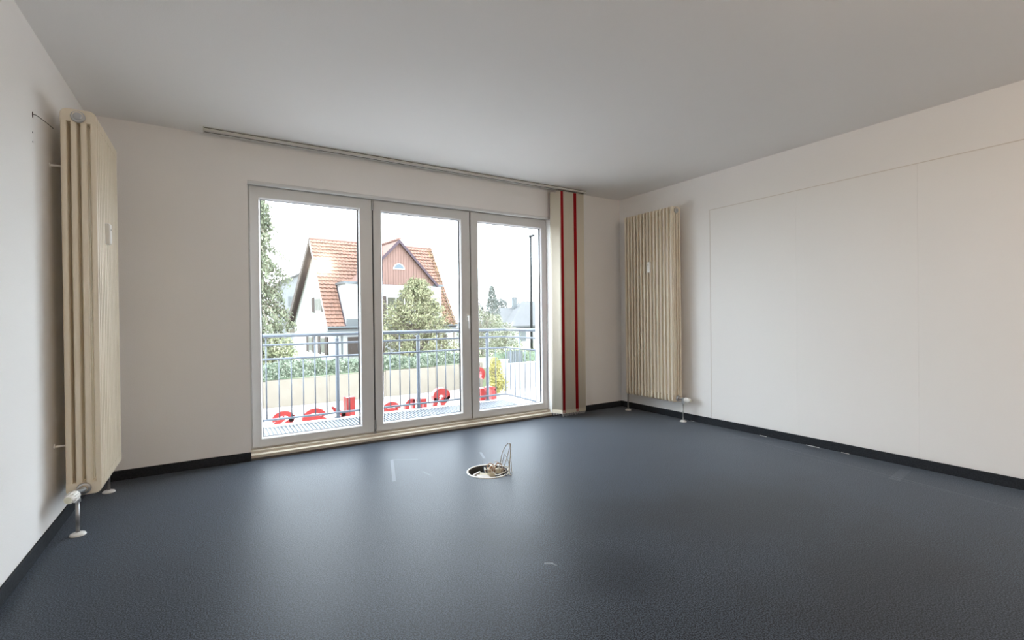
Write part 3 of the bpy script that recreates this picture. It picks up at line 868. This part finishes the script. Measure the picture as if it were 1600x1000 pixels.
# pine in front of the house
t = thing('pine_tree', 'olive-green bushy pine in front of the house, behind the middle door', 'tree', (11.65, 24.9, -2.05))
bm = NB(); tube(bm, [(0, 0, 0), (.1, 0, 2), (-.05, 0, 4), (.0, 0, 5.5)], [.16, .12, .07, .02], 8); obj('trunk', bm, BARK, t)
brs, tips2 = [], []
for i in range(260):
    z = random.uniform(.3, 5.5)
    R_ = (3.25*(1-(z/5.9))**.72) * random.uniform(.7, 1.1); a = random.uniform(0, 2*PI)
    e = Vector((R_*math.cos(a), R_*math.sin(a)*.8, z+.28*R_)); mdl = Vector((R_*.55*math.cos(a), R_*.5*math.sin(a), z+.02))
    brs.append(([(0, 0, z-.05), tuple(mdl), tuple(e)], [.03, .02, .008])); tips2.append((Vector((0, 0, z)), mdl, e))
branches(t, brs, BARK)
def s_pine():
    b0, b1, b2 = random.choice(tips2); u = random.random()**.6
    p = (b0.lerp(b1, u*2) if u < .5 else b1.lerp(b2, u*2-1)) + Vector((random.gauss(0, .10), random.gauss(0, .10), random.gauss(0, .09)))
    return p, 1.0
leaves('foliage', LOLI, t, s_pine, 20000, .088, droop=-.8)
# small twiggy shrub left of the pine
t = thing('bare_shrub', 'thin bare shrub left of the pine beside the door stile', 'shrub', (9.75, 26.2, -2.05))
branches(t, [([(0, 0, 0), (random.uniform(-.3, .3), 0, 2.4), (random.uniform(-.7, .7), random.uniform(-.3, .3), random.uniform(3.0, 4.7))], [.03, .02, .008]) for _ in range(22)], BARK, 'stems')
leaves('foliage', LOLI, t, ball(0, 3.2, .7, 1.3, .3), 260, .08)

# hedge on the retaining wall
t = thing('hedge', 'long clipped green hedge on top of the beige retaining wall', 'hedge', (0, 22.50, -2.02))
def hz(x): return .02 + .018*(x+6)
def s_hedge():
    x = random.uniform(-3.5, 14.3); u = random.random()
    hgt = .96 + .10*math.sin(x*1.7)+.06*math.sin(x*4.1)
    if u < .60: return Vector((x, -.50+random.gauss(0, .04), random.uniform(hz(x)+.05, hgt))), 1.0
    if u < .92: return Vector((x, random.uniform(-.48, .5), hgt+random.gauss(0, .05))), 1.0
    return Vector((x, random.uniform(-.45, .4), random.uniform(.45, hgt))), 1.0
leaves('foliage', LHED, t, s_hedge, 15000, .080)
bm = NB(); prism(bm, [(-3.5, hz(-3.5)), (14.2, hz(14.2)), (14.2, .82), (-3.5, .82)], -.42, .42, 'y')
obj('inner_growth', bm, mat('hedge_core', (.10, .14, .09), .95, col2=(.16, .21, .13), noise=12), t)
# right hedge on boundary wall
t = thing('short_hedge', 'dark green hedge behind the white boundary wall', 'hedge', (15.1, 20.85, -2.05))
leaves('foliage', LCON, t, lambda: (Vector((random.uniform(0, 8.5), random.uniform(-.3, .4), random.uniform(.2, 1.15))), 1.0), 3800, .085)
bm = NB(); box(bm, .05, 8.4, -.12, .32, 0, .98); obj('inner_growth', bm, bpy.data.materials['hedge_core'], t)
def lobes(ls, ry=.6):
    fs = [ball(*l, ry) for l in ls]
    offs = [random.uniform(-.3, .3) for _ in ls]
    wts = [l[2]*l[3] for l in ls]
    def f():
        k = random.choices(range(len(fs)), wts)[0]
        p, q = fs[k](); p.y += offs[k]; return p, q
    return f
# yellow bush
t = thing('yellow_shrub', 'bright yellow-green shrub beside the gate pier', 'shrub', (14.0, 19.0, -3.2))
branches(t, [([(0, 0, 0), (random.uniform(-.35, .35), random.uniform(-.3, .3), random.uniform(1.4, 2.0))], [.025, .01]) for _ in range(14)], BARK, 'stems')
leaves('foliage', LYEL, t, lobes([(-.15, 1.7, .38, .42), (.15, 1.35, .45, .5), (.05, .8, .5, .55), (-.2, .45, .45, .45), (.3, .5, .4, .5)], .4), 2200, .07)
# pale shrub cluster behind
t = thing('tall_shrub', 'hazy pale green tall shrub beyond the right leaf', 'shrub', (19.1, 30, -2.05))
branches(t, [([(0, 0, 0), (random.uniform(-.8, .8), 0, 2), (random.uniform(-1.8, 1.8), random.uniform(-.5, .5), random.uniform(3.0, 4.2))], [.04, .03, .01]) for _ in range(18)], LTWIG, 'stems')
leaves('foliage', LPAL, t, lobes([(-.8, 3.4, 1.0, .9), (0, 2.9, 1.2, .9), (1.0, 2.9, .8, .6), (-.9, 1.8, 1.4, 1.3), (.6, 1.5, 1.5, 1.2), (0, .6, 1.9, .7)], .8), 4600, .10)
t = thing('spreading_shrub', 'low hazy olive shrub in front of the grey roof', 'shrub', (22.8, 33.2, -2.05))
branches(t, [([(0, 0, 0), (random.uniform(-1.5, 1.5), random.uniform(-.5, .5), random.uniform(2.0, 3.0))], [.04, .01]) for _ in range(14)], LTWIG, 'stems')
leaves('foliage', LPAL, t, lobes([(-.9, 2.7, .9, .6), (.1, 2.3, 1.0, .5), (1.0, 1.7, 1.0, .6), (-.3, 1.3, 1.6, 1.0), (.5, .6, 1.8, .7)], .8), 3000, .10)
t = thing('bare_tree', 'bare twiggy tree against the sky beside the door stile', 'tree', (25.4, 43, -2.05))
brs = []
for _ in range(46):
    b0 = Vector((0, 0, random.uniform(1.5, 5))); a = random.uniform(-1, 1)
    brs.append(([tuple(b0), tuple(b0+Vector((a*.6, 0, 1.0))), tuple(b0+Vector((a*1.4+random.uniform(-.2, .2), random.uniform(-.5, .5), random.uniform(1.6, 3.0))))], [.035, .022, .010]))
brs.append(([(0, 0, 0), (.05, 0, 3), (0, 0, 6.6)], [.12, .09, .03]))
branches(t, brs, LTWIG)
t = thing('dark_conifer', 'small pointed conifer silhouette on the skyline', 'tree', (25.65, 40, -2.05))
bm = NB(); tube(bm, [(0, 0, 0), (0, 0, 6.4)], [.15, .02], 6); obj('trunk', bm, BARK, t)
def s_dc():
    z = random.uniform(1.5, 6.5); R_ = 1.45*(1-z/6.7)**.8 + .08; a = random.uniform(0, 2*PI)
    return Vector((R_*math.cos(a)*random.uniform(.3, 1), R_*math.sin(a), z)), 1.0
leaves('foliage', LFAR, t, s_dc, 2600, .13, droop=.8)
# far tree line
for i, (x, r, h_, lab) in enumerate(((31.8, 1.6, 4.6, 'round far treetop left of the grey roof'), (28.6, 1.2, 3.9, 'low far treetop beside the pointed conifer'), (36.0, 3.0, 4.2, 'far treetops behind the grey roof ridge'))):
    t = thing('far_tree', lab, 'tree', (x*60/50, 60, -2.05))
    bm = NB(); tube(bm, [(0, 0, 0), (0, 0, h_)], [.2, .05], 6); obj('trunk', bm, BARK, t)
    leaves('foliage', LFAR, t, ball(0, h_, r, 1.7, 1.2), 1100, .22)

# street lamp
t = thing('street_lamp', 'tall slim grey street lamp with a short arm against the sky', 'street lamp', (21.2, 26, -2.05))
bm = NB(); tube(bm, [(0, 0, 0), (0, 0, 4), (.03, 0, 9.35)], [.11, .095, .075], 10); obj('pole', bm, LAMPM, t, smooth=True)
bm = NB(); box(bm, -.10, .42, -.12, .12, 0, .17, Matrix.Rotation(-.25, 3, 'Y')); o = obj('lamp_head', bm, LAMPM, t, bevel=.02); o.location = (.0, 0, 9.30)

# ------------------------------------------------------------------ roofed house opposite
ANG = math.radians(5.6)
HS = thing('house', 'white house with steep orange tiled roof and a gabled dormer', 'house', (6.6305, 27.3855, -3.2), ANG)
EZ, RZ, RYD, DL = 3.84, 9.92, 3.95, 11.17      # eave, ridge height, ridge depth, back eave depth
RL = 9.95                                       # ridge length
EL = 9.45
GX = .45
bm = NB()
prism(bm, [(.35, 0), (.35, EZ+.35), (RYD, RZ-.18), (DL-.3, EZ+.1), (DL-.3, 0)], GX, 9.1, 'x')
obj('walls', bm, HWHITE, HS)
bm = NB()   # roof deck under the tiles
s_f = Vector((0, RYD, RZ-EZ)); Lf = s_f.length
prism(bm, [(0, EZ-.08), (RYD, RZ-.08), (DL, EZ-.08), (DL, EZ-.20), (RYD, RZ-.24), (0, EZ-.20)], .06, EL-.05, 'x')
obj('roof_deck', bm, VERGE, HS)
# tiles
def tiles(name, o0, ux, vy, nx, ny, keep, m, clip=None):
    """o0 eave corner, ux tile step along the eave, vy tile step up the slope"""
    bm = NB()
    nrm = ux.cross(vy).normalized()
    for j in range(ny):
        for i in range(nx):
            p = o0 + ux*i + vy*j
            if not keep(p, p+ux, j): continue
            L_ = vy*1.12
            prof = [(0, .03), (.18, .065), (.42, .05), (.70, .0), (.97, .022)]
            a = [bm.verts.new(p+ux*s+nrm*(h_*.7+.075)) for s, h_ in prof]
            b = [bm.verts.new(p+ux*s+nrm*(h_*.7-.01)+L_) for s, h_ in prof]
            c = [bm.verts.new(p+ux*s+nrm*(h_-.005)) for s, h_ in prof]
            for k_ in range(4):
                bm.faces.new((a[k_], a[k_+1], b[k_+1], b[k_])); bm.faces.new((c[k_], c[k_+1], a[k_+1], a[k_]))
    o = obj(name, bm, m, HS, normals=False); o['kind'] = 'stuff'; return o
nrow = 24; vstep = s_f/nrow
DX0, DX1, DZ = 1.2, 8.2, 6.71
ncol = 34; ustep = Vector((EL/ncol, 0, 0))
def keep_main(p, q, j):
    if p.z < DZ-.1 and q.x > DX0+.05 and p.x < DX1-.05: return False
    return True
tiles('roof_tiles', Vector((0, 0, EZ)), ustep, vstep, ncol, nrow, keep_main, TILE)
bm = NB()   # extra right part of the roof fanning out
bm = NB(); tube(bm, [(0.0, RYD, RZ+.04), (RL-.5, RYD, RZ+.04)], .10, 8); obj('ridge_tiles', bm, TILE2, HS)
bm = NB()
prism(bm, [(-.02, EZ+.02), (RYD, RZ+.08), (RYD, RZ-.22), (.02, EZ-.25)], .0, .05, 'x'); obj('verge_board', bm, HWHITE, HS)
bm = NB()
d = Vector((DL-RYD, EZ-RZ)).normalized(); nn = Vector((-d.y, d.x))
P0 = Vector((RYD-.1, RZ+.05)); P1 = Vector((DL, EZ-.05))
prism(bm, [(P0.x, P0.y), (P1.x, P1.y), (P1.x-nn.x*.42, P1.y-nn.y*.42-.1), (P0.x+.1, P0.y-.52)], -.05, .06, 'x'); obj('bargeboard', bm, BARGE, HS)
# soffit block at the foot of the bargeboard
bm = NB(); box(bm, .05, .45, DL-.9, DL-.1, EZ-.75, EZ-.25); obj('eave_block', bm, BEIGE, HS)
# eaves gutter and boxed soffit
bm = NB(); box(bm, 0, EL, -.12, .02, EZ-.10, EZ+.03); obj('gutter', bm, GUT, HS, bevel=.03)
bm = NB(); box(bm, .05, EL-.1, 0, .40, EZ-.42, EZ-.14); obj('soffit', bm, GSTONE, HS)
bm = NB(); cyl(bm, (1.0, .25, 0), (1.0, .25, EZ-.2), .05, n=8); cyl(bm, (.95, .2, EZ-.5), (.6, .05, EZ-.15), .06, n=8); obj('downpipe', bm, GUT, HS)
# dormer: white front, flat wings, boarded gable with its own tiled roof
bm = NB()
prism(bm, [(DX0+.02, EZ), (DX1-.02, EZ), (DX1-.02, DZ-.06), (DX0+.02, DZ-.06)], .06, 2.2, 'y'); obj('dormer_wall', bm, HWHITE, HS)
bm = NB(); box(bm, DX0-.12, 2.25, -.06, 2.1, DZ-.08, DZ+.06); box(bm, 7.5, DX1+.12, -.06, 2.1, DZ-.08, DZ+.06); obj('dormer_flat_roof', bm, GUT, HS)
bm = NB(); box(bm, DX0+.03, DX1-.03, .02, .07, EZ+.02, EZ+.50); obj('dormer_base_band', bm, GSTONE, HS)
GA, GB, AX, AZ = 1.98, 7.72, 4.85, 9.66
nb = 30
for i in range(nb):
    xa = GA + (GB-GA)*i/nb; xb = GA + (GB-GA)*(i+1)/nb - .015
    def zt(x): return DZ-.06 + (AZ-DZ)*(1-abs(x-AX)/((GB-GA)/2))
    bm = NB()
    pts = [(xa, DZ-.06), (xb, DZ-.06), (xb, max(DZ-.05, zt(xb)))] + ([(AX, zt(AX))] if xa < AX < xb else []) + [(xa, max(DZ-.05, zt(xa)))]
    prism(bm, pts, .02, .06 - .008*(i % 2), 'y'); obj('gable_board', bm, GBOARD, HS)
bm = NB(); prism(bm, [(GA, DZ-.06), (GB, DZ-.06), (AX, AZ-.1)], .06, 3.6, 'y'); obj('gable_core', bm, GBOARD, HS)
for sg, xe in ((-1, GA-.12), (1, GB+.12)):
    top_ = Vector((AX, -.22, AZ+.12)); bot = Vector((xe, -.22, DZ-.02))
    d = top_-bot
    ny = 14
    # slope tiles: eave direction runs along y (depth)
    vy = d/ny
    uy = Vector((0, .30, 0)) if sg < 0 else Vector((0, -.30, 0))
    st = bot if sg < 0 else bot+Vector((0, 4.2, 0))
    def keepd(p, q, j):
        yy = max(p.y, q.y); surf = RYD*(p.z-EZ)/(RZ-EZ)
        return yy < surf+.45
    tiles('dormer_tiles', st, -uy if sg > 0 and False else uy, vy, 14, ny, keepd, TILE2)
    bm = NB()
    n2 = Vector((-d.z, 0, d.x)).normalized()*(.16 if sg > 0 else -.16)
    if n2.z > 0: n2 = -n2
    q = [bot, top_, top_+Vector((0, 0, -.26)), bot+n2]
    prism(bm, [(v.x, v.z) for v in q], -.24, -.17, 'y'); obj('verge_trim', bm, VERGE, HS)
bm = NB(); tube(bm, [(AX, -.26, AZ+.15), (AX, RYD-.1, AZ+.15)], .10, 8); obj('dormer_ridge', bm, TILE2, HS)
# half-round attic window
bm = NB(); prism(bm, [(AX+.02+.42*math.cos(a*PI/12), 7.72+.40*math.sin(a*PI/12)) for a in range(13)], -.03, .03, 'y'); f = obj('attic_window', bm, FFRAME, HS)
bm = NB(); prism(bm, [(AX+.02+.34*math.cos(a*PI/12), 7.77+.31*math.sin(a*PI/12)) for a in range(13)], -.045, -.02, 'y'); obj('pane', bm, mat('sky_glass', (.08, .10, .115), .5, spec=.1), f)
def hwin_front(xa, xb, za, zb, y, shutters=(1, 1), sw=.42):
    bm = NB(); box(bm, xa, xb, y-.05, y+.02, za, zb); f = obj('window', bm, FFRAME, HS)
    bm = NB(); box(bm, xa+.08, (xa+xb)/2-.03, y-.06, y-.045, za+.08, zb-.08); box(bm, (xa+xb)/2+.03, xb-.08, y-.06, y-.045, za+.08, zb-.08); obj('pane', bm, FGLASS, f)
    if shutters[0]: bm = NB(); box(bm, xa-sw, xa-.02, y-.08, y, za, zb); obj('shutter', bm, SHUT, HS)
    if shutters[1]: bm = NB(); box(bm, xb+.02, xb+sw, y-.08, y, za, zb); obj('shutter', bm, SHUT, HS)
hwin_front(3.95, 5.3, 4.45, 5.85, .06, sw=.50)
hwin_front(6.0, 6.75, 4.35, 5.80, .06, (0, 1), sw=.55)
hwin_front(1.45, 2.25, 2.0, 3.15, .35, (0, 0)); 
bm = NB(); box(bm, 1.40, 2.3, .27, .35, 1.9, 3.15); obj('shutter', bm, SHUT, HS)
hwin_front(5.2, 6.6, 1.9, 3.1, .35)
hwin_front(7.2, 8.3, 1.9, 3.1, .35)
def hwin_side(ya, yb, za, zb, sw=.55):
    x = GX
    bm = NB(); box(bm, x-.05, x+.02, ya, yb, za, zb); f = obj('window', bm, FFRAME, HS)
    m_ = (ya+yb)/2
    bm = NB(); box(bm, x-.06, x-.045, ya+.08, m_-.03, za+.08, zb-.08); box(bm, x-.06, x-.045, m_+.03, yb-.08, za+.08, zb-.08); obj('pane', bm, FGLASS, f)
    for a, b in ((ya-sw, ya-.03), (yb+.03, yb+sw)):
        bm = NB(); box(bm, x-.09, x, a, b, za-.02, zb+.02); s = obj('shutter', bm, SHUT, HS)
hwin_side(2.55, 4.2, 4.85, 5.85, .75)
hwin_side(1.9, 2.9, 2.0, 3.15, .6)
hwin_side(4.9, 5.9, 2.0, 3.15, .6)
# climber on the right end of the roof
t = thing('climbing_plant', 'reddish climbing plant on the right edge of the tiled roof', 'climber', (6.6305, 27.3855, -3.2), ANG)
def s_ivy():
    z = EZ + (RZ-EZ)*random.random()**1.5
    k_ = (z-EZ)/(RZ-EZ); xw = .42 if z < DZ+.4 else .10
    x = EL-.12+random.gauss(0, .10) - (abs(random.gauss(0, xw)))
    return Vector((x, RYD*k_-.10+random.gauss(0, .06), z+random.gauss(0, .04))), 1.0
leaves('foliage', LIVY, t, s_ivy, 1100, .075)
bm = NB(); tube(bm, [(EL-.2, .35, 0), (EL-.15, .2, EZ-.3), (EL-.2, -.10, EZ+.1), (EL-.25, RYD*.5-.08, (EZ+RZ)/2), (EL-.2, RYD-.15, RZ-.1)], [.05, .045, .04, .03, .01], 6); obj('stem', bm, BARK, t)

# far pale house at the left
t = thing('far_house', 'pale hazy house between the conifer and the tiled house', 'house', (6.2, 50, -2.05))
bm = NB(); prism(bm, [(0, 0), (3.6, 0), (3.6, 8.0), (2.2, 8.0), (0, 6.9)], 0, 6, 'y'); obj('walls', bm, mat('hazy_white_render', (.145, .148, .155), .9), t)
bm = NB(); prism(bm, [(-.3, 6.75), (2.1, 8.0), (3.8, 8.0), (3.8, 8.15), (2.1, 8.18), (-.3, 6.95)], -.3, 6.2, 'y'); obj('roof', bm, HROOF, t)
for (a, b, c, d_) in ((.9, 1.7, 4.6, 5.6), (2.3, 3.0, 4.6, 5.6), (1.6, 2.4, 2.2, 3.2)):
    bm = NB(); box(bm, a, b, -.05, .02, c, d_); f = obj('window', bm, GSTONE, t)
# grey roofed house at the right
t = thing('bungalow', 'low white building with a large pale grey hipped roof at right', 'building', (27.0, 45, -3.2))
bm = NB(); box(bm, 0, 16, 0, 9, 0, 3.0); obj('walls', bm, HWHITE, t)
bm = NB()
v = [bm.verts.new(c_) for c_ in ((3.6, -.5, 3.3), (19, -.5, 3.3), (19, 9.5, 3.3), (3.6, 9.5, 3.3), (8.75, 4.5, 6.45), (15, 4.5, 6.45), (3.6, -.5, 3.1), (19, -.5, 3.1), (19, 9.5, 3.1), (3.6, 9.5, 3.1))]
for f_ in ((0, 1, 5, 4), (1, 2, 5), (2, 3, 4, 5), (3, 0, 4), (6, 7, 1, 0), (7, 8, 2, 1), (8, 9, 3, 2), (9, 6, 0, 3), (9, 8, 7, 6)): bm.faces.new([v[i] for i in f_])
obj('roof', bm, HROOF, t)
bm = NB()
v = [bm.verts.new(c_) for c_ in ((-.9, .5, 3.1), (8.6, .5, 3.1), (8.6, 8.5, 3.1), (-.9, 8.5, 3.1), (4.6, 4.5, 5.6), (8.6, 4.5, 5.6))]
for f_ in ((0, 1, 5, 4), (1, 2, 5), (2, 3, 4, 5), (3, 0, 4), (0, 3, 2, 1)): bm.faces.new([v[i] for i in f_])
obj('lower_roof', bm, HROOF, t)
bm = NB(); box(bm, 7.0, 7.5, 4.0, 4.5, 5.2, 7.0); obj('chimney', bm, GSTONE, t)
for (a, b) in ((2.4, 3.2), (5.2, 6.2), (9.0, 10.0)):
    bm = NB(); box(bm, a, b, -.05, .02, 1.4, 2.6); f = obj('window', bm, GSTONE, t)
